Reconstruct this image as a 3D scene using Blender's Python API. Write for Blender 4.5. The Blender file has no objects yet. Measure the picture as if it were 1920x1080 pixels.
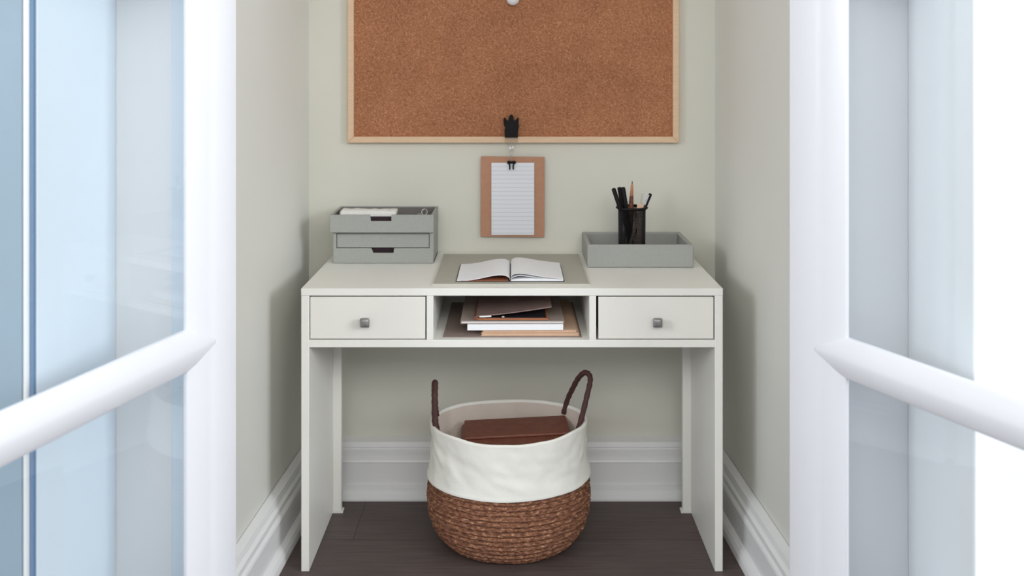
import bpy, bmesh, math, random
from mathutils import Vector, Matrix, noise
random.seed(7)
S = bpy.context.scene
C = S.collection
PI = math.pi

# ------------------------------------------------------------------ camera
# camera stands at the origin looking along +Y, lens shifted down (level view)
FPX = 1699.0            # focal length in pixels of the 1920 wide frame
CAMZ = 1.3305
cd = bpy.data.cameras.new('camera'); cam = bpy.data.objects.new('camera', cd); C.objects.link(cam)
cam.location = (0, 0, CAMZ); cam.rotation_euler = (PI/2, 0, 0)
cd.sensor_width = 36; cd.lens = 36*FPX/1920; cd.shift_y = -410/1920; cd.shift_x = 0.0
cd.clip_start = 0.02
cd.dof.use_dof = True; cd.dof.focus_distance = 2.5; cd.dof.aperture_fstop = 2.4
S.camera = cam

# ------------------------------------------------------------------ light
S.view_settings.view_transform = 'Standard'; S.view_settings.look = 'None'
S.view_settings.gamma = 1; S.view_settings.use_curve_mapping = False
S.view_settings.exposure = -0.10
w = bpy.data.worlds.new('daylight'); S.world = w; w.use_nodes = True
bg = w.node_tree.nodes['Background']
bg.inputs['Color'].default_value = (0.86, 0.93, 1.0, 1); bg.inputs['Strength'].default_value = 0.75

def area(name, loc, target, sx, sy, power, col):
    d = bpy.data.lights.new(name, 'AREA'); d.shape = 'RECTANGLE'; d.size = sx; d.size_y = sy
    d.energy = power; d.color = col
    o = bpy.data.objects.new(name, d); C.objects.link(o); o.location = loc
    o.rotation_euler = (Vector(target)-Vector(loc)).to_track_quat('-Z', 'Y').to_euler()
    return o
area('front_fill_light', (0.15, -0.7, 2.3), (0, 2.6, 0.8), 2.2, 0.9, 48, (1.0, 0.985, 0.96))  # added soft fill above and behind the camera, no window stands there
area('right_window_light', (2.9, -0.1, 2.0), (-0.6, 2.3, 0.8), 1.1, 1.0, 99, (0.92, 0.96, 1.0))
area('left_window_light', (-2.9, -0.1, 2.0), (0.6, 2.3, 0.8), 1.1, 1.0, 67, (0.92, 0.96, 1.0))

# ------------------------------------------------------------------ helpers
def lin(r, g, b):
    f = lambda c: (c/255/12.92 if c/255 <= 0.04045 else ((c/255+0.055)/1.055)**2.4)
    return (f(r), f(g), f(b), 1)

def mat(name, col, rough=0.5, metal=0.0, spec=0.5, var=0.0, scale=30.0, bump=0.0, bscale=None, stretch=None, col2=None, detail=4):
    m = bpy.data.materials.new(name); m.use_nodes = True
    nt = m.node_tree; N = nt.nodes; L = nt.links; b = N['Principled BSDF']
    b.inputs['Roughness'].default_value = rough; b.inputs['Metallic'].default_value = metal
    b.inputs['Specular IOR Level'].default_value = spec
    c = lin(*col); b.inputs['Base Color'].default_value = c
    tc = N.new('ShaderNodeTexCoord'); mp = N.new('ShaderNodeMapping')
    L.new(tc.outputs['Object'], mp.inputs['Vector'])
    if stretch: mp.inputs['Scale'].default_value = stretch
    nz = N.new('ShaderNodeTexNoise'); nz.inputs['Scale'].default_value = scale; nz.inputs['Detail'].default_value = detail
    L.new(mp.outputs['Vector'], nz.inputs['Vector'])
    rp = N.new('ShaderNodeValToRGB')
    rp.color_ramp.elements[0].position = 0.3; rp.color_ramp.elements[1].position = 0.7
    lo = lin(*col2) if col2 else tuple(x*(1-var) for x in c[:3])+(1,)
    hi = c if col2 else tuple(min(1, x*(1+var)) for x in c[:3])+(1,)
    rp.color_ramp.elements[0].color = lo; rp.color_ramp.elements[1].color = hi
    L.new(nz.outputs['Fac'], rp.inputs['Fac']); L.new(rp.outputs['Color'], b.inputs['Base Color'])
    if bump:
        n2 = N.new('ShaderNodeTexNoise'); n2.inputs['Scale'].default_value = bscale or scale; n2.inputs['Detail'].default_value = 3
        L.new(mp.outputs['Vector'], n2.inputs['Vector'])
        bp = N.new('ShaderNodeBump'); bp.inputs['Strength'].default_value = bump; bp.inputs['Distance'].default_value = 0.002
        L.new(n2.outputs['Fac'], bp.inputs['Height']); L.new(bp.outputs['Normal'], b.inputs['Normal'])
    return m

def cork_mat():
    m = bpy.data.materials.new('cork'); m.use_nodes = True
    nt = m.node_tree; N = nt.nodes; L = nt.links; b = N['Principled BSDF']
    b.inputs['Roughness'].default_value = 0.9; b.inputs['Specular IOR Level'].default_value = 0.15
    tc = N.new('ShaderNodeTexCoord')
    v = N.new('ShaderNodeTexVoronoi'); v.inputs['Scale'].default_value = 340
    L.new(tc.outputs['Object'], v.inputs['Vector'])
    sx = N.new('ShaderNodeSeparateColor'); L.new(v.outputs['Color'], sx.inputs['Color'])
    rp = N.new('ShaderNodeValToRGB'); e = rp.color_ramp.elements
    e[0].position = 0.0; e[0].color = lin(148, 97, 70); e[1].position = 1.0; e[1].color = lin(204, 148, 114)
    k = e.new(0.35); k.color = lin(171, 115, 82); k = e.new(0.85); k.color = lin(182, 126, 93)
    L.new(sx.outputs['Red'], rp.inputs['Fac'])
    nz = N.new('ShaderNodeTexNoise'); nz.inputs['Scale'].default_value = 7; nz.inputs['Detail'].default_value = 6
    L.new(tc.outputs['Object'], nz.inputs['Vector'])
    mx = N.new('ShaderNodeMix'); mx.data_type = 'RGBA'; mx.blend_type = 'MULTIPLY'
    r2 = N.new('ShaderNodeValToRGB'); r2.color_ramp.elements[0].color = (0.86, 0.86, 0.86, 1); r2.color_ramp.elements[0].position = .35
    r2.color_ramp.elements[1].color = (1, 1, 1, 1); r2.color_ramp.elements[1].position = .65
    L.new(nz.outputs['Fac'], r2.inputs['Fac'])
    mx.inputs[0].default_value = 1
    L.new(rp.outputs['Color'], mx.inputs[6]); L.new(r2.outputs['Color'], mx.inputs[7])
    L.new(mx.outputs[2], b.inputs['Base Color'])
    bp = N.new('ShaderNodeBump'); bp.inputs['Strength'].default_value = 0.3; bp.inputs['Distance'].default_value = 0.001
    L.new(sx.outputs['Green'], bp.inputs['Height']); L.new(bp.outputs['Normal'], b.inputs['Normal'])
    return m

def floor_mat():
    m = bpy.data.materials.new('dark_floor_boards'); m.use_nodes = True
    nt = m.node_tree; N = nt.nodes; L = nt.links; b = N['Principled BSDF']
    b.inputs['Roughness'].default_value = 0.55
    tc = N.new('ShaderNodeTexCoord'); mp = N.new('ShaderNodeMapping')
    mp.inputs['Location'].default_value = (0.45, -0.033, 0)
    L.new(tc.outputs['Object'], mp.inputs['Vector'])
    br = N.new('ShaderNodeTexBrick'); br.inputs['Scale'].default_value = 1.0
    br.inputs['Brick Width'].default_value = 4.2; br.inputs['Row Height'].default_value = 0.23
    br.inputs['Mortar Size'].default_value = 0.0012; br.inputs['Mortar Smooth'].default_value = 0.3
    br.inputs['Color1'].default_value = lin(90, 76, 73); br.inputs['Color2'].default_value = lin(92, 81, 78)
    br.inputs['Mortar'].default_value = lin(44, 34, 32)
    L.new(mp.outputs['Vector'], br.inputs['Vector'])
    mg = N.new('ShaderNodeMapping'); mg.inputs['Scale'].default_value = (1.2, 26, 1); L.new(tc.outputs['Object'], mg.inputs['Vector'])
    nz = N.new('ShaderNodeTexNoise'); nz.inputs['Scale'].default_value = 5; nz.inputs['Detail'].default_value = 8; nz.inputs['Distortion'].default_value = 0.6
    L.new(mg.outputs['Vector'], nz.inputs['Vector'])
    r2 = N.new('ShaderNodeValToRGB'); r2.color_ramp.elements[0].color = (0.72, 0.70, 0.70, 1); r2.color_ramp.elements[0].position = .3
    r2.color_ramp.elements[1].color = (1.1, 1.1, 1.1, 1); r2.color_ramp.elements[1].position = .7
    L.new(nz.outputs['Fac'], r2.inputs['Fac'])
    mx = N.new('ShaderNodeMix'); mx.data_type = 'RGBA'; mx.blend_type = 'MULTIPLY'; mx.inputs[0].default_value = 1
    L.new(br.outputs['Color'], mx.inputs[6]); L.new(r2.outputs['Color'], mx.inputs[7]); L.new(mx.outputs[2], b.inputs['Base Color'])
    bp = N.new('ShaderNodeBump'); bp.inputs['Strength'].default_value = 0.25; bp.inputs['Distance'].default_value = 0.002
    L.new(nz.outputs['Fac'], bp.inputs['Height']); L.new(bp.outputs['Normal'], b.inputs['Normal'])
    return m

def weave_mat():
    m = bpy.data.materials.new('woven_seagrass'); m.use_nodes = True
    nt = m.node_tree; N = nt.nodes; L = nt.links; b = N['Principled BSDF']
    b.inputs['Roughness'].default_value = 0.75; b.inputs['Specular IOR Level'].default_value = 0.3
    tc = N.new('ShaderNodeTexCoord')
    sp = N.new('ShaderNodeSeparateXYZ'); L.new(tc.outputs['Object'], sp.inputs['Vector'])
    at = N.new('ShaderNodeMath'); at.operation = 'ARCTAN2'; L.new(sp.outputs['Y'], at.inputs[0]); L.new(sp.outputs['X'], at.inputs[1])
    am = N.new('ShaderNodeMath'); am.operation = 'MULTIPLY'; am.inputs[1].default_value = 0.16; L.new(at.outputs[0], am.inputs[0])
    zm = N.new('ShaderNodeMath'); zm.operation = 'MULTIPLY'; zm.inputs[1].default_value = 2.6; L.new(sp.outputs['Z'], zm.inputs[0])
    cb = N.new('ShaderNodeCombineXYZ'); L.new(am.outputs[0], cb.inputs['X']); L.new(zm.outputs[0], cb.inputs['Y'])
    nz = N.new('ShaderNodeTexNoise'); nz.inputs['Scale'].default_value = 80; nz.inputs['Detail'].default_value = 6; nz.inputs['Roughness'].default_value = 0.72
    L.new(cb.outputs['Vector'], nz.inputs['Vector'])
    rp = N.new('ShaderNodeValToRGB'); e = rp.color_ramp.elements
    e[0].position = 0.30; e[0].color = lin(62, 38, 30); e[1].position = 0.68; e[1].color = lin(222, 178, 142)
    k = e.new(0.44); k.color = lin(108, 70, 52); k = e.new(0.56); k.color = lin(152, 104, 78)
    L.new(nz.outputs['Fac'], rp.inputs['Fac'])
    L.new(rp.outputs['Color'], b.inputs['Base Color'])
    bp = N.new('ShaderNodeBump'); bp.inputs['Strength'].default_value = 0.6; bp.inputs['Distance'].default_value = 0.003
    L.new(nz.outputs['Fac'], bp.inputs['Height']); L.new(bp.outputs['Normal'], b.inputs['Normal'])
    return m

def glass_mat(name, tint=(0.97, 0.985, 0.99, 1)):
    m = bpy.data.materials.new(name); m.use_nodes = True
    nt = m.node_tree; N = nt.nodes; L = nt.links
    N.remove(N['Principled BSDF'])
    t = N.new('ShaderNodeBsdfTransparent'); t.inputs['Color'].default_value = tint
    g = N.new('ShaderNodeBsdfGlossy'); g.inputs['Roughness'].default_value = 0.02
    lw = N.new('ShaderNodeLayerWeight'); lw.inputs['Blend'].default_value = 0.5
    pw = N.new('ShaderNodeMath'); pw.operation = 'POWER'; pw.inputs[1].default_value = 5.0; L.new(lw.outputs['Facing'], pw.inputs[0])
    fr = N.new('ShaderNodeMath'); fr.operation = 'MULTIPLY_ADD'; fr.inputs[1].default_value = 0.96; fr.inputs[2].default_value = 0.04; L.new(pw.outputs[0], fr.inputs[0])
    mx = N.new('ShaderNodeMixShader')
    L.new(fr.outputs[0], mx.inputs['Fac']); L.new(t.outputs['BSDF'], mx.inputs[1]); L.new(g.outputs['BSDF'], mx.inputs[2])
    L.new(mx.outputs['Shader'], N['Material Output'].inputs['Surface'])
    return m

def lined_mat():
    m = bpy.data.materials.new('lined_paper'); m.use_nodes = True
    nt = m.node_tree; N = nt.nodes; L = nt.links; b = N['Principled BSDF']; b.inputs['Roughness'].default_value = 0.8
    tc = N.new('ShaderNodeTexCoord'); sp = N.new('ShaderNodeSeparateXYZ'); L.new(tc.outputs['Object'], sp.inputs['Vector'])
    a = N.new('ShaderNodeMath'); a.operation = 'MULTIPLY'; a.inputs[1].default_value = 1/0.0131; L.new(sp.outputs['Z'], a.inputs[0])
    f = N.new('ShaderNodeMath'); f.operation = 'FRACT'; L.new(a.outputs[0], f.inputs[0])
    l = N.new('ShaderNodeMath'); l.operation = 'LESS_THAN'; l.inputs[1].default_value = 0.12; L.new(f.outputs[0], l.inputs[0])
    mx = N.new('ShaderNodeMix'); mx.data_type = 'RGBA'
    mx.inputs[6].default_value = lin(232, 234, 240); mx.inputs[7].default_value = lin(205, 208, 216)
    L.new(l.outputs[0], mx.inputs[0]); L.new(mx.outputs[2], b.inputs['Base Color'])
    return m

M = {}
M['wall'] = mat('greige_wall_paint', (220, 218, 206), 0.75, spec=0.25, var=0.012, scale=3, bump=0.05, bscale=220)
M['wall_side'] = mat('pale_grey_wall_paint', (222, 221, 214), 0.75, spec=0.25, var=0.012, scale=3, bump=0.05, bscale=220)
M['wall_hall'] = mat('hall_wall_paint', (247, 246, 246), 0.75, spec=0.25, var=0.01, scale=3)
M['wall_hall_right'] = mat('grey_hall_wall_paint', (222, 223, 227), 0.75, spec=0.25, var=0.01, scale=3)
M['bright'] = mat('brilliant_white_paint', (248, 249, 250), 0.45, spec=0.3, var=0.004, scale=6)
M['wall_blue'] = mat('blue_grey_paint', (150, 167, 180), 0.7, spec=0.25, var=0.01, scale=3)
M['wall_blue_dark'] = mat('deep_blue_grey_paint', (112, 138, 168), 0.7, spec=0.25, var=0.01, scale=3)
M['daylit_blue'] = mat('white_paint_daylight_tint', (236, 245, 253), 0.5, spec=0.3, var=0.008, scale=3)  # white casing paint with the bluish daylight put into its colour
M['trim'] = mat('white_trim_paint', (236, 236, 236), 0.38, spec=0.4, var=0.01, scale=6)
M['door'] = mat('white_door_paint', (231, 232, 237), 0.34, spec=0.45, var=0.006, scale=6)
M['ceil'] = mat('ceiling_paint', (238, 238, 234), 0.8, spec=0.2, var=0.01, scale=3)
M['floor'] = floor_mat()
M['desk'] = mat('white_lacquer', (236, 234, 227), 0.36, spec=0.45, var=0.008, scale=8)
M['drawer'] = mat('white_drawer_lacquer', (232, 229, 221), 0.42, spec=0.4, var=0.008, scale=8)
M['dark'] = mat('shadow_black', (30, 26, 26), 0.9, var=0.1)
M['knob'] = mat('brushed_pewter', (150, 146, 146), 0.45, metal=0.6, var=0.12, scale=60)
M['cork'] = cork_mat()
M['pine'] = mat('pale_beech', (222, 190, 158), 0.5, var=0.06, scale=8, stretch=(2, 20, 20))
M['white'] = mat('white_plastic', (236, 236, 238), 0.3, var=0.01)
M['black'] = mat('black_plastic', (20, 17, 18), 0.6, spec=0.2, var=0.15, scale=40)
M['blackmetal'] = mat('black_wire', (26, 24, 26), 0.4, metal=0.3, var=0.15)
M['steel'] = mat('bright_steel', (205, 203, 198), 0.25, metal=1.0, var=0.06, scale=50)
M['clear'] = glass_mat('clear_plastic', (0.93, 0.92, 0.9, 1))
M['glass'] = glass_mat('door_glass')
M['kraft'] = mat('kraft_card', (186, 140, 114), 0.85, spec=0.2, var=0.05, scale=90, bump=0.1, bscale=300)
M['lined'] = lined_mat()
M['grey'] = mat('grey_paper_board', (162, 163, 158), 0.7, spec=0.3, var=0.03, scale=120, bump=0.08, bscale=400)
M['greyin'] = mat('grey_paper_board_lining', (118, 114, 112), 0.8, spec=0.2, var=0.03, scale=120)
M['notch'] = mat('dark_drawer_lining', (52, 40, 44), 0.85, spec=0.2, var=0.05)
M['cloth'] = mat('white_terry_cloth', (232, 231, 226), 0.95, spec=0.1, var=0.05, scale=150, bump=0.8, bscale=240)
M['mat'] = mat('grey_leather_pad', (176, 173, 161), 0.55, spec=0.35, var=0.03, scale=60, bump=0.15, bscale=500)
M['matedge'] = mat('grey_pad_edge', (196, 194, 183), 0.55, var=0.02)
M['page'] = mat('white_pages', (236, 236, 238), 0.8, spec=0.2, var=0.01)
M['tancover'] = mat('brown_book_cover', (168, 106, 72), 0.6, var=0.06, scale=80)
M['darkcover'] = mat('dark_book_cover', (40, 36, 42), 0.5, var=0.08)
M['tan'] = mat('tan_card_folder', (214, 180, 152), 0.75, var=0.04, scale=60)
M['greyfolder'] = mat('grey_folder', (146, 128, 121), 0.6, var=0.04, scale=60)
M['ream'] = mat('white_paper_ream', (240, 240, 242), 0.8, var=0.02, scale=20, stretch=(1, 1, 40))
M['taupe'] = mat('taupe_portfolio', (168, 152, 143), 0.6, var=0.04, scale=60)
M['leather'] = mat('brown_leather', (122, 72, 56), 0.5, var=0.12, scale=50, bump=0.3, bscale=260)
M['leather2'] = mat('tan_leather', (176, 112, 76), 0.45, var=0.1, scale=50, bump=0.2, bscale=260)
M['darkleather'] = mat('dark_brown_leather', (132, 110, 104), 0.5, var=0.08, scale=50, bump=0.2, bscale=260)
M['weave'] = weave_mat()
M['canvas'] = mat('cream_canvas', (240, 238, 230), 0.92, spec=0.1, var=0.02, scale=20, bump=0.35, bscale=420)
M['lining'] = mat('cream_lining', (222, 208, 196), 0.95, spec=0.1, var=0.03, scale=20, bump=0.3, bscale=420)
M['rope'] = mat('brown_leather_cord', (74, 44, 40), 0.7, var=0.25, scale=160, bump=0.8, bscale=260)
M['bronze'] = mat('rose_bronze_wood', (196, 134, 96), 0.5, var=0.15, scale=60)
M['bronze2'] = mat('speckled_bronze', (150, 94, 66), 0.5, col2=(62, 40, 34), scale=110)
M['silverpen'] = mat('silver_pen_metal', (150, 150, 158), 0.25, metal=0.9, var=0.05)
M['eraser'] = mat('beige_rubber', (226, 190, 164), 0.8, var=0.04)
M['ruler'] = mat('grey_brown_ruler', (196, 176, 166), 0.5, var=0.25, scale=160)

def tag(o, label=None, cat=None, group=None, kind=None):
    if label: o['label'] = label
    if cat: o['category'] = cat
    if group: o['group'] = group
    if kind: o['kind'] = kind
    return o

def thing(name, label, cat, loc=(0, 0, 0), rotz=0, group=None, kind=None):
    o = bpy.data.objects.new(name, None); C.objects.link(o); o.empty_display_size = 0.05
    o.location = loc; o.rotation_euler = (0, 0, rotz)
    return tag(o, label, cat, group, kind)

def obj(name, bm, m, parent=None, smooth=False, bevel=0.0, seg=2, angle=35):
    bmesh.ops.recalc_face_normals(bm, faces=bm.faces)
    me = bpy.data.meshes.new(name); bm.to_mesh(me); bm.free()
    me.materials.append(m if not isinstance(m, str) else M[m])
    o = bpy.data.objects.new(name, me); C.objects.link(o)
    if parent: o.parent = parent
    if bevel:
        b = o.modifiers.new('bevel', 'BEVEL'); b.width = bevel; b.segments = seg; b.limit_method = 'ANGLE'; b.angle_limit = math.radians(angle)
    if smooth or bevel:
        for p in me.polygons: p.use_smooth = True
        if not (smooth == 'all'):
            me.set_sharp_from_angle(angle=math.radians(40))
    return o

def single(name, bm, m, label, cat, loc=(0, 0, 0), rotz=0, group=None, **k):
    o = obj(name, bm, m, None, **k); o.location = loc; o.rotation_euler = (0, 0, rotz)
    return tag(o, label, cat, group)

def struct(name, bm, m, **k):
    return tag(obj(name, bm, m, None, **k), kind='structure')

def box(x0, x1, y0, y1, z0, z1, bm=None, mtx=None):
    bm = bm or bmesh.new()
    vs = [bm.verts.new(Vector(p) if mtx is None else mtx @ Vector(p)) for p in
          ((x0, y0, z0), (x1, y0, z0), (x1, y1, z0), (x0, y1, z0), (x0, y0, z1), (x1, y0, z1), (x1, y1, z1), (x0, y1, z1))]
    for f in ((3, 2, 1, 0), (4, 5, 6, 7), (0, 1, 5, 4), (1, 2, 6, 5), (2, 3, 7, 6), (3, 0, 4, 7)):
        bm.faces.new([vs[i] for i in f])
    return bm

def prism(poly, fn, a, b, bm=None, fn2=None):
    """extrude a closed 2D polygon: fn(p, t) -> 3D point, t=a..b"""
    bm = bm or bmesh.new()
    A = [bm.verts.new(fn(p, a)) for p in poly]; B = [bm.verts.new((fn2 or fn)(p, b)) for p in poly]
    n = len(poly)
    for i in range(n):
        bm.faces.new((A[i], A[(i+1) % n], B[(i+1) % n], B[i]))
    bm.faces.new(A[::-1]); bm.faces.new(B)
    return bm

def tube(path, r, bm=None, n=10, r1=None, sy=1.0, cap=True):
    bm = bm or bmesh.new(); path = [Vector(p) for p in path]; rings = []
    up = None
    for i, p in enumerate(path):
        t = (path[min(i+1, len(path)-1)]-path[max(i-1, 0)]).normalized()
        if up is None:
            up = t.orthogonal().normalized()
        else:
            up = (up - t*up.dot(t)).normalized()
        s = t.cross(up)
        rr = r if r1 is None else r+(r1-r)*i/(len(path)-1)
        if callable(r): rr = r(i/(len(path)-1))
        rings.append([bm.verts.new(p+(up*math.cos(2*PI*k/n)+s*math.sin(2*PI*k/n)*sy)*rr) for k in range(n)])
    for a, b in zip(rings, rings[1:]):
        for k in range(n):
            bm.faces.new((a[k], a[(k+1) % n], b[(k+1) % n], b[k]))
    if cap:
        bm.faces.new(rings[0][::-1]); bm.faces.new(rings[-1])
    return bm

def lathe(prof, bm=None, n=32, c=(0, 0, 0), axis='Z', ry=1.0, cap=(False, False)):
    bm = bm or bmesh.new(); rings = []
    for r, z in prof:
        ring = []
        for k in range(n):
            a = 2*PI*k/n; u, v = r*math.cos(a), r*math.sin(a)*ry
            p = (u, v, z) if axis == 'Z' else (u, z, v)
            ring.append(bm.verts.new(Vector(p)+Vector(c)))
        rings.append(ring)
    for a, b in zip(rings, rings[1:]):
        for k in range(n):
            bm.faces.new((a[k], a[(k+1) % n], b[(k+1) % n], b[k]))
    if cap[0]: bm.faces.new(rings[0][::-1])
    if cap[1]: bm.faces.new(rings[-1])
    return bm

# ------------------------------------------------------------------ the room
BY = 2.88                                  # back wall
WX1, WX0, WF = 0.645, 0.6826, 2.12         # half width at the back wall, at the mouth; mouth depth
H = 2.5
struct('floor', box(-3.4, 3.4, -2.6, BY+0.2, -0.06, 0), 'floor')
struct('ceiling', box(-3.4, 3.4, -2.6, BY+0.2, H, H+0.06), 'ceil')
struct('wall_back', box(-0.86, 0.86, BY, BY+0.1, 0, H), 'wall')
for s, nm in ((-1, 'left'), (1, 'right')):
    poly = [(s*WX1, BY), (s*WX0, WF), (s*0.80, WF), (s*0.80, BY)]
    struct('wall_'+nm, prism(poly, lambda p, t: Vector((p[0], p[1], t)), 0, H), 'wall_side')
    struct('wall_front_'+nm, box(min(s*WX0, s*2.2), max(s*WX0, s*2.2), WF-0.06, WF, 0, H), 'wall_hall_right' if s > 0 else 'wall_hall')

# skirting profile (distance out from the wall, height)
SK = [(0, 0), (0.090, 0), (0.090, 0.006), (0.086, 0.018), (0.077, 0.028), (0.064, 0.034), (0.056, 0.036),
      (0.056, 0.104), (0.061, 0.107), (0.058, 0.113), (0.050, 0.119), (0.050, 0.134), (0.040, 0.1385), (0.036, 0.142), (0.039, 0.146), (0.034, 0.160), (0.0, 0.166)]
SKS = [(p[0]*0.62, p[1]) for p in SK]
struct('baseboard_back', prism(SK, lambda p, t: Vector((t, BY-p[0], p[1])), -WX1, WX1), 'trim')
for s, nm in ((-1, 'left'), (1, 'right')):
    d = Vector((s*(WX1-WX0), BY-WF, 0)).normalized(); n = Vector((-s*d.y, s*d.x, 0)); n = n if n.x*s < 0 else -n
    o0 = Vector((s*WX0, WF-0.03, 0)); ln = (BY-WF+0.02)
    struct('baseboard_'+nm, prism(SKS, lambda p, t, o0=o0, d=d, n=n: o0+d*t+n*p[0]+Vector((0, 0, p[1])), 0.0, ln), 'trim')
    # skirting of the short front walls outside the doors
    struct('baseboard_front_'+nm, prism(SKS, lambda p, t, s=s: Vector((s*t, WF-0.06-p[0]*0.6, p[1])), WX0+0.0, 0.90), 'trim')

# pilasters (door casing returns) beside the open doors
struct('trim_1', box(-1.10, -0.90, 1.715, WF-0.06, 0, H), 'daylit_blue', bevel=0.004)
struct('trim_2', box(0.90, 1.10, 1.766, WF-0.06, 0, H), 'bright', bevel=0.004)
struct('trim_3', box(-0.919, -0.9075, 1.700, 1.7148, 0, H), 'trim', bevel=0.004)
struct('trim_6', box(-0.770, -0.700, WF-0.072, WF-0.0602, 0, H), 'daylit_blue', bevel=0.003)
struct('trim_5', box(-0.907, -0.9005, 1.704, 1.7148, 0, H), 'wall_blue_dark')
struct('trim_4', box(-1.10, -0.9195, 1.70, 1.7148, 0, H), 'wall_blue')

# ------------------------------------------------------------------ french doors
def french_door(name, ox, oy, ux, uy, L, vsign, rz):
    """leaf: u runs along the leaf from the hinge, v into the thickness (away from the alcove axis)"""
    u = Vector((ux, uy, 0)).normalized(); v = Vector((u.y, -u.x, 0))*vsign
    o = Vector((ox, oy, 0))
    root = thing(name, None, None, (ox, oy, 0), kind='structure')
    P = lambda a, b, z: u*a+v*b+Vector((0, 0, z))
    T = 0.056
    def stile(a0, a1, inner):   # inner = +1: moulding on the a1 side
        pts = [(a0, 0), (a1, 0)]
        if inner > 0:
            pts += [(a1+0.006, 0.004), (a1+0.02, 0.006), (a1+0.05, 0.015), (a1+0.068, 0.0235), (a1+0.068, 0.0325), (a1+0.05, 0.041), (a1+0.02, 0.050), (a1, T), (a0, T)]
        else:
            pts = [(a0-0.068, 0.0235), (a0-0.05, 0.015), (a0-0.02, 0.006), (a0, 0), (a1, 0), (a1, T), (a0, T), (a0-0.02, 0.050), (a0-0.05, 0.041), (a0-0.068, 0.0325)]
        obj('stile', prism(pts, lambda p, t: P(p[0], p[1], t), 0.008, 2.02), 'door', root, bevel=0.0015)
    stile(0.0, 0.078, 1); stile(L-0.08, L, -1)
    def rail(z0, z1, zr, w=0.004):
        pts = [(z0, 0.0235), (z0+(zr-z0)*0.22, 0.015), (zr-w, 0), (zr+w, 0), (z1-(z1-zr)*0.22, 0.015), (z1, 0.0235),
               (z1, 0.0325), (z1-(z1-zr)*0.22, 0.041), (zr+w, T), (zr-w, T), (z0+(zr-z0)*0.22, 0.041), (z0, 0.0325)]
        def inset(v):
            d = min(v, T-v); K = [(0, 0), (0.006, 0.019), (0.015, 0.049), (0.0235, 0.066), (0.03, 0.068)]
            for (a, ra), (b, rb_) in zip(K, K[1:]):
                if d <= b: return ra+(rb_-ra)*(d-a)/(b-a)
        return prism(pts, lambda p, t: P(0.077+inset(p[1]), p[1], p[0]), 0, 1, fn2=lambda p, t: P(L-0.079-inset(p[1]), p[1], p[0]))
    obj('rail', rail(*rz), 'door', root, bevel=0.0015)
    obj('rail', rail(1.55, 1.648, 1.60), 'door', root, bevel=0.0015)
    obj('rail', rail(0.008, 0.20, 0.09, 0.06), 'door', root, bevel=0.0015)
    obj('rail', rail(1.86, 2.02, 1.965, 0.05), 'door', root, bevel=0.0015)
    for z0, z1 in ((0.19, rz[0]+0.004), (rz[1]-0.004, 1.56), (1.64, 1.87)):
        pts = [(0.14, 0.026), (L-0.14, 0.026), (L-0.14, 0.030), (0.14, 0.030)]
        obj('glass_pane', prism(pts, lambda p, t: P(p[0], p[1], t), z0, z1), 'glass', root)
    return root
french_door('door_1', -0.6238, 2.05, -0.28, -0.96, 0.86, 1, (0.690, 0.779, 0.738))
french_door('door_2', 0.6274, 2.05, 0.4226, -0.906, 0.84, -1, (0.673, 0.760, 0.7205))

# ------------------------------------------------------------------ desk
DF, DD = 2.40, 0.477
desk = thing('desk', 'white lacquered writing desk with two drawers and an open middle shelf', 'desk', (0, DF, 0))
obj('desktop', box(-0.5590, 0.5590, 0, DD, 0.7305, 0.75), 'desk', desk, bevel=0.0015)
for s in (-1, 1):
    obj('side_panel', box(min(s*0.5375, s*0.5585), max(s*0.5375, s*0.5585), 0.0005, 0.335, 0, 0.7305), 'desk', desk, bevel=0.0012)
    obj('rear_leg', box(min(s*0.512, s*0.5375), max(s*0.512, s*0.5375), 0.318, 0.336, 0.006, 0.5935), 'desk', desk, bevel=0.001)
    obj('foot', box(min(s*0.507, s*0.5375), max(s*0.507, s*0.5375), 0.316, 0.340, 0, 0.006), 'desk', desk)
obj('bottom_board', box(-0.5375, 0.5375, 0.001, DD-0.01, 0.5935, 0.613), 'desk', desk, bevel=0.0012)
for x0, x1 in ((-0.2265, -0.2085), (0.2050, 0.2230)):
    obj('divider', box(x0, x1, 0.001, DD-0.02, 0.613, 0.7305), 'desk', desk, bevel=0.001)
obj('back_board', box(-0.5375, 0.5375, DD-0.02, DD-0.008, 0.613, 0.7305), 'desk', desk)
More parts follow.
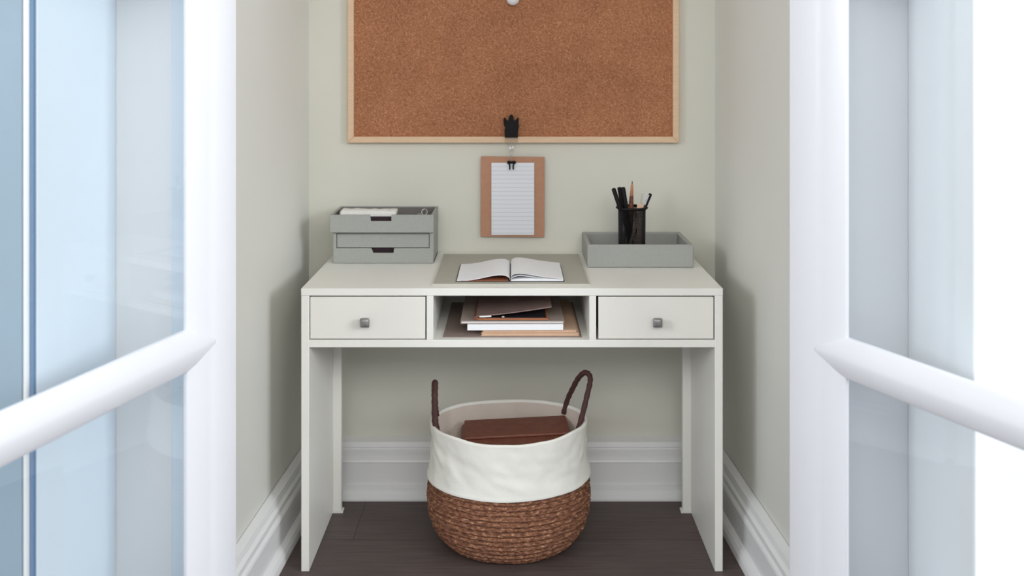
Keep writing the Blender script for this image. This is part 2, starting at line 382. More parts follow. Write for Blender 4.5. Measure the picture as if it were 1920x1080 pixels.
for x0, x1, kx in ((-0.5355, -0.2300, -0.387), (0.2292, 0.5345, 0.3828)):
    bm = box(x0, x1, 0.003, 0.019, 0.6155, 0.7265)
    dr = obj('drawer', bm, 'drawer', desk, bevel=0.0014)
    b2 = box(x0+0.006, x1-0.006, 0.019, 0.40, 0.616, 0.70)
    obj('drawer_box', b2, 'dark', dr)
    kb = bmesh.new(); h = 0.0125; nseg = 8          # pillow shaped square knob
    g = [[None]*(nseg+1) for _ in range(nseg+1)]
    for i in range(nseg+1):
        for j in range(nseg+1):
            a, b_ = i/nseg*2-1, j/nseg*2-1
            d_ = 0.006*(1-a**4)*(1-b_**4)
            g[i][j] = kb.verts.new((kx+a*h*math.sqrt(1-0.16*b_**6), -0.0205-d_, 0.6645+b_*h*math.sqrt(1-0.16*a**6)))
    for i in range(nseg):
        for j in range(nseg):
            kb.faces.new((g[i][j], g[i+1][j], g[i+1][j+1], g[i][j+1]))
    edge = [(i, 0) for i in range(nseg)]+[(nseg, j) for j in range(nseg)]+[(i, nseg) for i in range(nseg, 0, -1)]+[(0, j) for j in range(nseg, 0, -1)]
    back = [kb.verts.new((kx+(g[i][j].co.x-kx)*0.9, -0.0135, 0.6645+(g[i][j].co.z-0.6645)*0.9)) for i, j in edge]
    for q in range(len(edge)):
        i0, j0 = edge[q]; i1, j1 = edge[(q+1) % len(edge)]
        kb.faces.new((g[i0][j0], g[i1][j1], back[(q+1) % len(edge)], back[q]))
    kb.faces.new(back)
    lathe([(0.006, -0.016), (0.0055, 0.003)], kb, 14, (kx, 0, 0.6645), 'Y')
    obj('knob', kb, 'knob', dr, smooth='all')

# ------------------------------------------------------------------ cork board
bx0, bx1, bz0, bz1, bf = -0.5185, 0.527, 1.0985, 1.80, 2.856
brd = thing('cork_board', 'large brown cork notice board in a pale wooden frame on the wall', 'notice board', (0, BY, bz0))
fw = 0.0195
obj('cork_panel', box(bx0+fw*0.6, bx1-fw*0.6, -0.016, -0.002, fw*0.6, bz1-bz0-fw*0.6), 'cork', brd)
def fr(x0, x1, z0, z1, poly): 
    return prism(poly, lambda p, t: Vector((p[0], t, p[1])), bf-BY, -0.0005)
hh = bz1-bz0
for poly in ([(bx0, 0), (bx1, 0), (bx1-fw, fw), (bx0+fw, fw)], [(bx0, hh), (bx0+fw, hh-fw), (bx1-fw, hh-fw), (bx1, hh)],
             [(bx0, 0), (bx0+fw, fw), (bx0+fw, hh-fw), (bx0, hh)], [(bx1, 0), (bx1, hh), (bx1-fw, hh-fw), (bx1-fw, fw)]):
    obj('frame_bar', fr(0, 0, 0, 0, poly), 'pine', brd, bevel=0.002)

pin = thing('push_pin', 'round white push pin stuck in the cork at the top of the picture', 'push pin', (0.003, BY-0.016, 1.552))
obj('pin_head', lathe([(0.0005, -0.034), (0.008, -0.0335), (0.015, -0.030), (0.0195, -0.023), (0.021, -0.015), (0.0195, -0.008), (0.012, -0.004)], None, 28, (0, 0, 0), 'Y', cap=(True, True)), 'white', pin, smooth='all')
obj('pin_collar', lathe([(0.011, -0.006), (0.0115, -0.001), (0.009, 0.0)], None, 24, (0, 0, 0), 'Y', cap=(True, True)), 'white', pin, smooth=True)

# crown shaped black clip hooked over the frame
clip = thing('hanging_clip', 'black three-pronged clip with clear clasp hooked over the cork board frame', 'clip', (-0.002, BY, 1.10))
cr = [(-0.0205, 0.016), (0.0205, 0.016), (0.0210, 0.036), (0.0235, 0.050), (0.0225, 0.077), (0.0185, 0.078), (0.0145, 0.071), (0.0085, 0.068), (0.0055, 0.083), (0.002, 0.0875), (-0.003, 0.0875), (-0.0065, 0.082),
      (-0.0095, 0.068), (-0.0150, 0.070), (-0.0185, 0.077), (-0.0235, 0.077), (-0.0250, 0.072), (-0.0225, 0.052), (-0.0185, 0.047), (-0.0215, 0.040)]
obj('jaw', prism(cr, lambda p, t: Vector((p[0], t, p[1])), -0.034, -0.0165), 'black', clip, bevel=0.0012)
obj('clasp', prism([(-0.021, 0.020), (0.021, 0.020), (0.021, 0.0), (0.010, -0.012), (0.004, -0.018), (-0.004, -0.018), (-0.010, -0.012), (-0.021, 0.0)],
                   lambda p, t: Vector((p[0], t, p[1])), -0.031, -0.0265), 'clear', clip, bevel=0.001)
for s in (-1, 1):
    b = bmesh.new(); bmesh.ops.create_uvsphere(b, u_segments=12, v_segments=8, radius=0.0052, matrix=Matrix.Translation((s*0.0042, -0.0345, -0.016+s*0.001)) @ Matrix.Rotation(s*0.4, 4, 'Y') @ Matrix.Diagonal((0.7, 0.7, 1.1, 1)))
    obj('bead', b, 'white', clip, smooth='all')
rng = [(0.004*math.sin(a), -0.031, -0.026+0.006*math.cos(a)) for a in [2*PI*k/16 for k in range(17)]]
obj('ring', tube(rng, 0.0011, None, 6, cap=False), 'steel', clip, smooth='all')
obj('hook_wire', tube([(0.0, -0.031, -0.030), (0.001, -0.030, -0.040), (0.0, -0.029, -0.052), (0.0, -0.029, -0.060)], 0.0014, None, 8), 'steel', clip, smooth='all')

# kraft board with lined sheet
kx0, kz1 = -0.0985, 1.0540
rot = math.radians(0.6)
card = prism([(-0.1005, -0.254), (0.1005, -0.254), (0.1005, 0), (-0.1005, 0)], lambda p, t: Vector((p[0]*math.cos(rot)+p[1]*math.sin(rot)*0.4, t, p[1]-p[0]*math.sin(rot))), -0.0160, -0.0125)
cardo = single('backing_card', card, 'kraft', 'brown kraft card hanging on the wall below the cork board', 'card', (0.0025, BY, 1.0545), bevel=0.0008)
prof = [(-0.0182-0.0030*math.sin(PI*q/14)**2*(1-q/14)-0.0012*(1-q/14), -0.228+0.228*q/14) for q in range(15)]
sh = prism(prof+[(y+0.0007, z) for y, z in prof[::-1]], lambda p, t: Vector((t, p[0], p[1])), -0.0675, 0.0675)
single('lined_sheet', sh, 'lined', 'white sheet of ruled paper clipped on the brown card', 'paper', (0.0025, BY, 1.0355))
bc = thing('binder_clip', 'small black clip holding the ruled sheet at its top edge', 'clip', (-0.0015, BY, 1.037))
obj('clip_body', box(-0.011, 0.011, -0.026, -0.0185, -0.0035, 0.0035), 'black', bc, bevel=0.001)
for s in (-1, 1):
    b = tube([(s*0.0085, -0.0235, 0.001), (s*0.009, -0.0255, -0.002), (s*0.0055, -0.0265, -0.008), (s*0.0055, -0.0265, -0.022)], 0.0024, None, 8)
    bmesh.ops.create_uvsphere(b, u_segments=10, v_segments=7, radius=0.0058, matrix=Matrix.Translation((s*0.0085, -0.0240, 0.0)))
    obj('clip_arm', b, 'black', bc, smooth='all')

# ------------------------------------------------------------------ left organiser on the desk top
OZ = 0.75
ox0, ox1, of, ob = -0.5353, -0.2348, 2.7096, 2.866
org = thing('desk_organizer', 'grey paper-board drawer box standing at the left end of the desk', 'drawer box', ((ox0+ox1)/2, of, OZ))
W2 = (ox1-ox0)/2; D2 = ob-of
bm = box(-W2, W2, 0.004, D2, 0, 0.008)
box(-W2, W2, 0.0, D2, 0.0895, 0.0955, bm); box(-W2, -W2+0.010, 0.0, D2, 0.0, 0.0900, bm); box(W2-0.012, W2, 0.0, D2, 0.0, 0.0900, bm); box(-W2, W2, D2-0.006, D2, 0.004, 0.092, bm)
obj('body', bm, 'grey', org, bevel=0.0012)
lo = -W2; nx0, nx1 = -0.0360, 0.0325
pts = [(lo+0.001, 0.001), (W2-0.001, 0.001), (W2-0.001, 0.0455), (nx1, 0.0455), (nx1-0.002, 0.0315), (nx0+0.006, 0.0315), (nx0, 0.0455), (lo+0.001, 0.0455)]
d1 = obj('drawer', prism(pts, lambda p, t: Vector((p[0], t, p[1])), -0.0008, 0.006), 'grey', org, bevel=0.0006)
obj('drawer_inside', box(lo+0.014, W2-0.014, 0.010, D2-0.008, 0.008, 0.044), 'notch', d1)
d2 = obj('drawer', box(lo+0.0115, W2-0.0135, 0.0028, 0.009, 0.0470, 0.0875), 'grey', org, bevel=0.0008)
obj('drawer_inside', box(lo+0.014, W2-0.015, 0.010, D2-0.008, 0.0470, 0.0865), 'notch', d2)

tray = thing('letter_tray', 'open grey tray with a notched front, on top of the drawer box', 'tray', ((ox0+ox1)/2, of, OZ+0.096))
tx0, tx1, ty0, ty1, th = -W2-0.0065, W2+0.0015, -0.018, D2-0.002, 0.0520
bm = box(tx0+0.004, tx1-0.004, ty0+0.0082, ty1-0.004, 0.0003, 0.004)
box(tx0, tx0+0.008, ty0+0.0081, ty1-0.0082, 0, th, bm); box(tx1-0.008, tx1, ty0+0.0081, ty1-0.0082, 0, th, bm); box(tx0, tx1, ty1-0.008, ty1, 0, th, bm)
obj('tray_body', bm, 'grey', tray, bevel=0.0012)
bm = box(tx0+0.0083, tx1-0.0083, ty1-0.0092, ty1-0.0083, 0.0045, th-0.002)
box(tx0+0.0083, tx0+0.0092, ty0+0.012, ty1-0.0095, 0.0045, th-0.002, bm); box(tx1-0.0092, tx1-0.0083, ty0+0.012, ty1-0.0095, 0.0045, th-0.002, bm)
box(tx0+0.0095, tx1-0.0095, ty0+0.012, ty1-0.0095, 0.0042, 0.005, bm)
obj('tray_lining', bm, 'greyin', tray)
pts = [(tx0, 0), (tx1, 0), (tx1, th), (0.0265, th), (0.0265, th-0.0185), (-0.0345, th-0.0185), (-0.0370, th), (tx0, th)]
tf = obj('front_wall', prism(pts, lambda p, t: Vector((p[0], t, p[1])), ty0, ty0+0.008), 'grey', tray, bevel=0.0012)
obj('front_lining', box(tx0+0.010, tx1-0.010, ty0+0.0085, ty0+0.0105, 0.005, th-0.006), 'notch', tray)

# white folded cloth in the tray
bm = bmesh.new(); nu, nv = 40, 20; G = []
for i in range(nu+1):
    a = i/nu; x = -0.085+0.17*a
    f = 1.0 if a > 0.06 else math.sqrt(max(0.03, 1-((0.06-a)/0.06)**2))
    row = []
    for k in range(nv):
        t = 2*PI*k/nv
        cx, cz = math.cos(t), math.sin(t)
        yy = 0.032*math.copysign(abs(cx)**0.6, cx)*f; zz = 0.0265*math.copysign(abs(cz)**0.45, cz)*f
        nn = noise.noise(Vector((x*60, yy*60, zz*60)))*0.0016
        row.append(bm.verts.new((x+0.18*zz*(1 if a > 0.9 else 0), yy*(1+nn*8), zz*(1-0.06*a)+nn)))
    G.append(row)
for i in range(nu):
    for k in range(nv): bm.faces.new((G[i][k], G[i][(k+1) % nv], G[i+1][(k+1) % nv], G[i+1][k]))
bm.faces.new(G[0][::-1]); bm.faces.new(G[-1])
single('folded_cloth', bm, 'cloth', 'white folded cloth lying in the open grey tray', 'cloth', (-0.440, 2.762, OZ+0.096+0.004+0.0290), smooth='all')
kr = thing('metal_clasp', 'small silver key ring with a clasp in the right end of the grey tray', 'key ring', (-0.268, 2.775, OZ+0.100))
rg = lambda cx, cz, r, y: [(cx+r*math.cos(a), y+0.006*math.sin(a), cz+r*math.sin(a)) for a in [2*PI*k/20 for k in range(21)]]
obj('ring', tube(rg(0.0, 0.043, 0.0085, 0.0), 0.0018, None, 8, cap=False), 'steel', kr, smooth='all')
obj('hook', tube([(0.003, 0.002, 0.036), (0.006, 0.0, 0.028), (0.004, 0.0, 0.018), (0.0, 0.0, 0.010), (-0.004, 0.0, 0.004)], 0.0035, None, 8), 'steel', kr, smooth='all')
obj('bar', box(-0.022, -0.010, -0.004, 0.004, 0.0, 0.0395), 'knob', kr, bevel=0.002)

# ------------------------------------------------------------------ right tray
rx0, rx1, rf, rb, rh = 0.2207, 0.5320, 2.650, 2.866, 0.0670
tr = thing('desk_tray', 'grey rectangular tray with rolled rim at the right end of the desk', 'tray', ((rx0+rx1)/2, rf, OZ))
W = (rx1-rx0)/2; D = rb-rf
bm = bmesh.new()
def loop(x, y0, y1, z): return [bm.verts.new(p) for p in ((-x, y0, z), (x, y0, z), (x, y1, z), (-x, y1, z))]
t_ = 0.013
Ls = [loop(W, 0, D, 0), loop(W, 0, D, rh), loop(W-t_, t_, D-t_, rh), loop(W-t_-0.002, t_+0.002, D-t_-0.002, 0.007)]
for a, b in zip(Ls, Ls[1:]):
    for k in range(4): bm.faces.new((a[k], a[(k+1) % 4], b[(k+1) % 4], b[k]))
bm.faces.new(Ls[0][::-1]); bm.faces.new(Ls[-1])
obj('tray_body', bm, 'grey', tr, bevel=0.004, seg=3)
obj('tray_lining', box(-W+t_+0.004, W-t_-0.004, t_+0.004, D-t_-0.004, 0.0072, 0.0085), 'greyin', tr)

# ------------------------------------------------------------------ pen cup and pens
px, py, pz, pr, ph = 0.3600, 2.722, OZ+0.0086, 0.0400, 0.158
cup = thing('pen_cup', 'black wire mesh pen cup standing in the right grey tray', 'pen cup', (px, py, pz))
cyl = lathe([(pr*(0.96+0.04*k/44), 0.004+ph*0.96*k/44) for k in range(45)], None, 72)
mo = obj('mesh_wall', cyl, 'blackmetal', cup)
wf = mo.modifiers.new('wire', 'WIREFRAME'); wf.thickness = 0.0023; wf.use_replace = True; wf.use_even_offset = False
obj('rim', lathe([(pr, ph-0.005), (pr+0.006, ph-0.004), (pr+0.0085, ph-0.001), (pr+0.006, ph+0.002), (pr, ph+0.0025), (pr-0.001, ph-0.002)], None, 48), 'black', cup, smooth='all')
obj('cup_base', lathe([(0.001, 0), (pr*0.97, 0), (pr*0.97, 0.006), (0.001, 0.006)], None, 48, cap=(True, True)), 'black', cup)
PB = Vector((px, py, pz+0.0072))
def pen_line(bx, by, tpx, tpy, d):
    """base inside the cup (local x, y) to a tip point"""
    tip = Vector(((tpx-960)*d/FPX, d, CAMZ-(tpy-130)*d/FPX))
    return PB+Vector((bx, by, 0.001)), tip
def pen(name, label, base, tip, r, m, profile=None, group=None):
    o = thing(name, label, 'pen' if 'pencil' not in name else 'pencil', base, group=group)
    return o, tip-base
for i, (bx, by, tx, ty, d, lab) in enumerate((
        (0.012, -0.020, 1150, 353, 2.702, 'black pen leaning furthest left in the mesh cup'),
        (0.000, 0.001, 1161, 351, 2.723, 'black pen second from the left in the mesh cup'),
        (0.006, -0.010, 1168, 351, 2.712, 'black pen third from the left, touching its neighbour, in the mesh cup'))):
    b, t = pen_line(bx, by, tx, ty, d)
    o, v = pen('black_pen', lab, b, t, 0.006, 'black', group='black pens in the mesh cup')
    obj('barrel', tube([v*0.0+v*0.04, v*0.72], 0.0056, None, 12), 'black', o, smooth=True)
    obj('pen_cap', tube([v*0.72, v*0.985, v], lambda s: 0.0066 if s < 0.9 else 0.0045, None, 12), 'black', o, smooth=True)
    obj('pen_tip', tube([v*0.0, v*0.04], lambda s: 0.001+0.0044*s, None, 12), 'black', o, smooth=True)
b, t = pen_line(-0.006, 0.0265, 1185.5, 339, 2.746)
o, v = pen('bronze_pencil', 'tall bronze speckled pencil pointing straight up in the mesh cup', b, t, 0.006, 'bronze')
obj('barrel', tube([v*0.0, v*0.60, v*0.80], lambda s: 0.0092 if s < 0.4 else (0.0090 if s < 0.7 else 0.0058), None, 10), 'bronze2', o, smooth=True)
obj('wood_cone', tube([v*0.80, v*0.93, v*0.965], lambda s: 0.0058-0.0038*s, None, 10), 'bronze', o, smooth=True)
obj('lead', tube([v*0.965, v], lambda s: 0.0020-0.0015*s, None, 8), 'rope', o, smooth=True)
b, t = pen_line(-0.020, 0.0125, 1220, 363, 2.735)
o, v = pen('silver_pen', 'silver and black ballpoint pen leaning right in the mesh cup', b, t, 0.006, 'silverpen')
obj('barrel', tube([v*0.03, v*0.99, v], lambda s: 0.0052 if s < 0.9 else 0.0035, None, 12), 'black', o, smooth=True)
obj('pen_clip', tube([v*0.76+Vector((-0.0035, -0.0055, 0.0025)), v*0.97+Vector((-0.0035, -0.0055, 0.0025))], 0.0030, None, 8), 'silverpen', o, smooth=True)
obj('pen_tip', tube([v*0.0, v*0.03], lambda s: 0.001+0.004*s, None, 10), 'silverpen', o, smooth=True)
# ruler leaning across the cup just inside the front of the mesh
A_ = Vector((-0.0205, -0.030, 0.008)); B_ = Vector((0.0215, -0.030, 0.146))
dv = (B_-A_); sd = Vector((dv.z, 0, -dv.x)).normalized()*0.0042
bm = prism([(-1, -0.0008), (1, -0.0008), (1, 0.0008), (-1, 0.0008)], lambda p, t: A_+dv*t+sd*p[0]+Vector((0, p[1], 0)), 0, 1)
single('ruler', bm, 'ruler', 'narrow grey-brown ruler slanting inside the mesh cup', 'ruler', PB)
bm = box(-0.010, 0.010, -0.004, 0.004, 0.0, 0.158)
er = single('eraser_stick', bm, 'eraser', 'flat beige eraser stick showing just above the cup rim', 'eraser', PB+Vector((0.0255, 0.001, 0.001)), bevel=0.002)
A_ = Vector((0.014, 0.0205, 0.002)); B_ = Vector((0.0345, 0.0205, 0.188)); dv = B_-A_; sd = Vector((dv.z, 0, -dv.x)).normalized()*0.004
bm = prism([(-1, -0.0007), (1, -0.0007), (1, 0.0007), (-1, 0.0007)], lambda p, t: A_+dv*t+sd*p[0]+Vector((0, p[1], 0)), 0, 1)
single('clear_ruler', bm, 'clear', 'thin clear plastic ruler behind the silver pen in the cup', 'ruler', PB)

# ------------------------------------------------------------------ desk pad and notebook
pad = thing('desk_pad', 'thin grey-green leather desk pad in the middle of the desk top', 'desk pad', (-0.002, 2.435, OZ))
obj('pad_sheet', box(-0.2083, 0.2083, 0.0042, 0.3958, 0.0003, 0.0030), 'mat', pad, bevel=0.0004)
st = bmesh.new()
for x0, x1, y0, y1 in ((-0.2125, 0.2125, 0.0, 0.004), (-0.2125, 0.2125, 0.396, 0.4), (-0.2125, -0.2085, 0.0041, 0.3959), (0.2085, 0.2125, 0.0041, 0.3959)):
    box(x0, x1, y0, y1, 0.0004, 0.0034, st)
obj('pad_edging', st, 'matedge', pad)

nb = thing('open_notebook', 'open notebook with blank white pages lying on the desk pad', 'notebook', (-0.0045, 2.463, OZ+0.0036))
Dn = 0.208
def sheet(prof, thick, y0, y1, skew=0.0):
    """curved page block: prof = list of (x, z), thickness measured downwards"""
    bm = bmesh.new(); n = len(prof); rows = []
    ny = 6
    for j in range(ny+1):
        f = j/ny; y = y0+(y1-y0)*f
        k = 1.0-0.10*f
        top = [bm.verts.new((x, y, z*1.0)) for x, z in prof]
        bot = [bm.verts.new((x, y, max(0.0012, z-thick))) for x, z in prof]
        rows.append((top, bot))
    for j in range(ny):
        (t0, b0), (t1, b1) = rows[j], rows[j+1]
        for i in range(n-1):
            bm.faces.new((t0[i], t0[i+1], t1[i+1], t1[i])); bm.faces.new((b0[i+1], b0[i], b1[i], b1[i+1]))
        bm.faces.new((t0[0], t1[0], b1[0], b0[0])); bm.faces.new((t0[-1], b0[-1], b1[-1], t1[-1]))
    for t0, b0 in (rows[0], rows[-1]):
        for i in range(n-1): bm.faces.new((t0[i], b0[i], b0[i+1], t0[i+1]))
    return bm
def curve(pts, n=26):
    """smooth Catmull-Rom through (x,z) points"""
    P = [pts[0]]+list(pts)+[pts[-1]]; out = []
    m = len(pts)-1
    for q in range(n+1):
        t = q/n*m; i = min(int(t), m-1); u = t-i
        p0, p1, p2, p3 = P[i], P[i+1], P[i+2], P[i+3]
        out.append(tuple(0.5*((2*p1[k])+(-p0[k]+p2[k])*u+(2*p0[k]-5*p1[k]+4*p2[k]-p3[k])*u*u+(-p0[k]+3*p1[k]-3*p2[k]+p3[k])*u**3) for k in (0, 1)))
    return out
cov = obj('cover', box(-0.1485, 0.1475, -0.0015, Dn+0.0015, 0, 0.0016), 'darkcover', nb, bevel=0.0006)
obj('endpaper', box(-0.135, -0.006, 0.0, Dn, 0.0016, 0.0024), 'tancover', cov)
left = curve([(-0.0010, 0.004), (-0.004, 0.0120), (-0.016, 0.0178), (-0.034, 0.0185), (-0.060, 0.0145), (-0.090, 0.0080), (-0.118, 0.0042), (-0.1455, 0.0030)])
obj('left_page', sheet(left, 0.0016, 0, Dn), 'page', nb, smooth=True)
right_low = curve([(0.0012, 0.0045), (0.020, 0.0070), (0.055, 0.0085), (0.100, 0.0068), (0.1440, 0.0048)])
obj('right_page_block', sheet(right_low, 0.0075, 0, Dn), 'page', nb, smooth=True)
right_mid = curve([(0.0012, 0.0075), (0.008, 0.0125), (0.024, 0.0160), (0.050, 0.0140), (0.090, 0.0088), (0.1442, 0.0055)])
obj('right_page', sheet(right_mid, 0.0010, 0, Dn), 'page', nb, smooth=True)
right_top = curve([(0.0012, 0.0085), (0.003, 0.0150), (0.010, 0.0205), (0.026, 0.0225), (0.052, 0.0195), (0.090, 0.0130), (0.1445, 0.0068)])
obj('right_page', sheet(right_top, 0.0010, 0, Dn), 'page', nb, smooth=True)
obj('spine_thread', tube([(0, 0.001, 0.0035), (0, Dn-0.001, 0.0035)], 0.0014, None, 6), 'darkcover', nb)

# ------------------------------------------------------------------ papers in the open shelf
SZ = 0.6132
single('thin_folder', box(-0.186, 0.186, 0, 0.36, 0, 0.0016), 'greyfolder', 'wide thin grey folder lying flat on the open desk shelf', 'folder', (0.001, 2.424, SZ), bevel=0.0005)
def folder(name, label, x0, x1, d0, dep, z, th, m, rz=0, cat='folder', m2=None):
    o = thing(name, label, cat, ((x0+x1)/2, d0, z), rz)
    w_ = (x1-x0)/2
    obj('lower_cover', box(-w_, w_, 0, dep, 0, th*0.28), m, o, bevel=0.0004)
    obj('upper_cover', box(-w_, w_, 0.002, dep, th*0.72, th), m, o, bevel=0.0004)
    obj('sheets', box(-w_+0.003, w_-0.003, 0.003, dep-0.003, th*0.28, th*0.72), m2 or m, o)
    return o
folder('card_folder', 'tan card folder lying under the other folders on the desk shelf', -0.083, 0.181, 2.432, 0.33, SZ+0.0017, 0.0062, 'tan', 0.0)
folder('card_folder', 'tan card folder sticking out right beneath the white paper on the shelf', -0.080, 0.176, 2.440, 0.33, SZ+0.0081, 0.0062, 'tan', 0.012)
single('paper_ream', box(-0.129, 0.129, 0, 0.30, 0, 0.0160), 'ream', 'thick stack of white paper in the pile on the desk shelf', 'paper', (0.0090, 2.4355, SZ+0.0158), 0.014, bevel=0.0008)
folder('portfolio', 'flat taupe portfolio lying on the white paper on the desk shelf', -0.139, 0.141, 2.440, 0.31, SZ+0.0320, 0.0070, 'taupe', 0.004, 'portfolio', 'page')
lc = thing('leather_case', 'half open brown leather case on top of the pile on the desk shelf', 'case', (0.002, 2.447, SZ+0.0395))
obj('lower_flap', box(-0.0975, 0.0965, 0, 0.20, 0, 0.0050), 'leather2', lc, bevel=0.002)
obj('lining', box(-0.090, 0.090, 0.006, 0.195, 0.005, 0.0062), 'darkcover', lc)
# raised upper flap, hinged along the left edge
bm = bmesh.new(); n = 14; rows = []
for i in range(n+1):
    a = i/n; x = -0.0985+0.204*a
    z = 0.0095+0.0235*a**1.35
    f0 = 0.006*a
    rows.append([bm.verts.new(p) for p in ((x, f0, z), (x, 0.20, z+0.004), (x, 0.20, z+0.0065), (x, f0, z+0.003))])
for a, b in zip(rows, rows[1:]):
    for k in range(4): bm.faces.new((a[k], a[(k+1) % 4], b[(k+1) % 4], b[k]))
bm.faces.new(rows[0][::-1]); bm.faces.new(rows[-1])
fl = obj('upper_flap', bm, 'darkleather', lc, bevel=0.0008)
obj('spine', tube([(-0.0985, 0.0, 0.0062), (-0.0985, 0.20, 0.0085)], 0.0060, None, 12), 'leather', lc, smooth=True)
obj('edge_binding', tube([(-0.090, 0.001, 0.0095), (-0.075, 0.0, 0.0100), (-0.058, 0.0, 0.0112)], 0.0022, None, 8), 'white', lc, smooth=True)
obj('snap', lathe([(0.0005, -0.004), (0.004, -0.0035), (0.0055, 0.0), (0.005, 0.002)], None, 16, (-0.026, 0.002, 0.0090), 'Y', ry=0.6, cap=(True, True)), 'steel', lc, smooth='all')

# ------------------------------------------------------------------ basket
bcx, bcy, RY = -0.0090, 2.560, 0.80
bk = thing('storage_basket', 'round woven rope basket with a white canvas cuff on the floor under the desk', 'basket', (bcx, bcy, 0))
def brad(z):       # outline radius of the woven part by height
    K = [(0.0, 0.158), (0.012, 0.180), (0.03, 0.199), (0.06, 0.218), (0.10, 0.2295), (0.14, 0.232), (0.18, 0.2285), (0.215, 0.2235)]
    for (a, ra), (b, rb_) in zip(K, K[1:]):
        if z <= b:
            return ra+(rb_-ra)*(z-a)/(b-a)
    return K[-1][1]
bm = bmesh.new(); NT = 420; coils = 15; per = 7; zt = 0.206; rows = []
for c in range(coils):
    z0, z1 = zt*c/coils, zt*(c+1)/coils
    for q in range(per):
        t = (q+0.5)/per
        rows.append((c, t, z0+(z1-z0)*t))
grid = []
for c, t, z in rows:
    ring = []
    bulge = math.sin(PI*t)**0.7
    for k in range(NT):
        a = 2*PI*k/NT
        zz = z+0.0018*noise.noise(Vector((math.cos(a)*2.4, math.sin(a)*2.4, c*3.1)))
        r = brad(max(0, z))-0.0115+0.0108*bulge
        st_ = math.sin(a*64+t*5.0+c*1.7)
        r += 0.0009*bulge*st_+0.0022*bulge*noise.noise(Vector((math.cos(a)*9, math.sin(a)*9, c*2.3)))+0.0012*noise.noise(Vector((math.cos(a)*40, math.sin(a)*40, z*160)))
        ring.append(bm.verts.new((r*math.cos(a), r*math.sin(a)*RY, max(0.0006, zz))))
    grid.append(ring)
for a, b in zip(grid, grid[1:]):
    for k in range(NT): bm.faces.new((a[k], a[(k+1) % NT], b[(k+1) % NT], b[k]))
bm.faces.new(grid[0][::-1])
obj('woven_body', bm, 'weave', bk, smooth='all')
# canvas cuff: outer cloth from the seam to the rim
def cuff_r(a, s):    # s 0 seam .. 1 rim
    r = 0.2300+(-0.0085)*math.sin(PI*min(1, s*1.0))*0.6-0.0085*s
    fold = noise.noise(Vector((math.cos(a)*3.2+s*1.6, math.sin(a)*3.2, s*2.2)))*0.0065 + noise.noise(Vector((math.cos(a)*7+s*3, math.sin(a)*7-s*2, s*5+4)))*0.0035
    return r+fold*math.sin(PI*min(1, s*0.85+0.08))
def rim_z(a):
    return 0.3400+0.0045*math.cos(2*a)+0.004*noise.noise(Vector((math.cos(a)*2.2, math.sin(a)*2.2, 9)))+0.0035*math.cos(a)
def seam_z(a): return 0.194+0.003*math.cos(a)+0.002*noise.noise(Vector((math.cos(a)*2, math.sin(a)*2, 3)))
bm = bmesh.new(); NT = 160; NS = 34; grid = []
for i in range(NS+1):
    s = i/NS; ring = []
    for k in range(NT):
        a = 2*PI*k/NT
        z = seam_z(a)+(rim_z(a)-seam_z(a))*s
        r = cuff_r(a, s)+(0.0016*math.sin(PI*min(1, s/0.06)) if s < 0.06 else 0)
        ring.append(bm.verts.new((r*math.cos(a), r*math.sin(a)*RY*(1-0.035*s), z)))
    grid.append(ring)
# rounded hem to the inside
for f, dz in ((0.004, 0.0025), (0.009, 0.0015), (0.012, -0.006)):
    ring = []
    for k in range(NT):
        a = 2*PI*k/NT; r = cuff_r(a, 1)-f
        ring.append(bm.verts.new((r*math.cos(a), r*math.sin(a)*RY*0.965, rim_z(a)+dz)))
    grid.append(ring)
for a, b in zip(grid, grid[1:]):
    for k in range(NT): bm.faces.new((a[k], a[(k+1) % NT], b[(k+1) % NT], b[k]))
obj('canvas_cuff', bm, 'canvas', bk, smooth='all')
bm = bmesh.new(); grid = []
for i in range(19):
    s = i/18; ring = []
    for k in range(NT):
        a = 2*PI*k/NT
        fold = noise.noise(Vector((math.cos(a)*5+s*2, math.sin(a)*5, s*3+20)))*0.010+noise.noise(Vector((math.cos(a)*11-s*4, math.sin(a)*11, s*6+2)))*0.004
        r = cuff_r(a, 1)-0.012-0.018*s-0.06*s**4+fold*min(1, s*4)
        ring.append(bm.verts.new((r*math.cos(a), r*math.sin(a)*RY*0.965, rim_z(a)-0.005-(rim_z(a)-0.03)*s)))
    grid.append(ring)
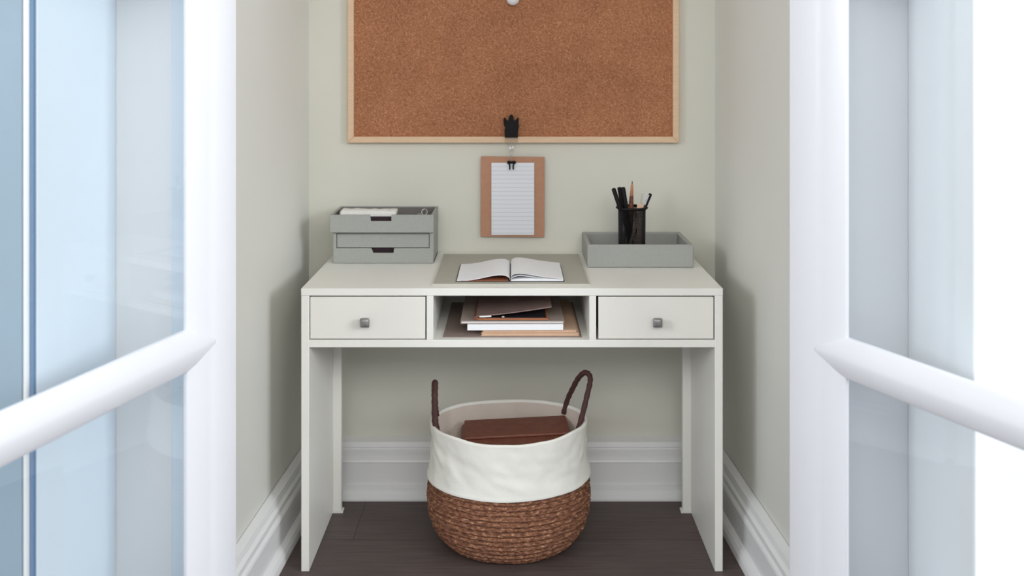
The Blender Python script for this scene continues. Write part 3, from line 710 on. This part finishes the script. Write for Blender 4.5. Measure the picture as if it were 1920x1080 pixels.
for a, b in zip(grid, grid[1:]):
    for k in range(NT): bm.faces.new((a[k], a[(k+1) % NT], b[(k+1) % NT], b[k]))
bm.faces.new(grid[-1])
obj('lining', bm, 'lining', bk, smooth='all')
def rope_tube(path, r):
    pts = curve3(path, 40)
    return tube(pts, lambda s: r*(1+0.10*math.sin(s*150)), None, 12)
def curve3(pts, n):
    P = [Vector(p) for p in pts]; P = [P[0]]+P+[P[-1]]; out = []; m = len(pts)-1
    for q in range(n+1):
        t = q/n*m; i = min(int(t), m-1); u = t-i
        p0, p1, p2, p3 = P[i:i+4]
        out.append(0.5*((2*p1)+(p2-p0)*u+(2*p0-5*p1+4*p2-p3)*u*u+(3*p1-p0-3*p2+p3)*u**3))
    return out
obj('handle', rope_tube([(-0.196, -0.042, 0.315), (-0.2045, -0.041, 0.352), (-0.207, -0.028, 0.415), (-0.2085, 0.0, 0.445), (-0.212, 0.028, 0.415), (-0.2115, 0.040, 0.362), (-0.208, 0.041, 0.335)], 0.0088), 'rope', bk, smooth='all')
obj('handle', rope_tube([(0.190, -0.038, 0.315), (0.2035, -0.033, 0.360), (0.219, -0.014, 0.410), (0.230, 0.002, 0.448), (0.228, 0.018, 0.462), (0.216, 0.034, 0.462), (0.200, 0.056, 0.438), (0.185, 0.078, 0.400), (0.172, 0.098, 0.362), (0.160, 0.098, 0.320)], 0.0075), 'rope', bk, smooth='all')

bag = thing('leather_bag', 'brown leather satchel lying inside the basket', 'bag', (bcx+0.020, bcy+0.010, 0.242), 0.05)
bm = box(-0.156, 0.152, -0.092, 0.085, 0, 0.058)
for v in bm.verts:
    if v.co.z > 0.03 and v.co.y < 0: v.co.z -= 0.012
    if v.co.z > 0.03 and v.co.x > 0: v.co.z += 0.010
obj('bag_body', bm, 'leather', bag, bevel=0.014, seg=4)
bm = box(-0.146, 0.152, -0.030, 0.088, 0.055, 0.063)
for v in bm.verts:
    if v.co.x > 0: v.co.z += 0.009
    if v.co.y < 0: v.co.z -= 0.004
obj('bag_flap', bm, 'leather', bag, bevel=0.0035, seg=3)
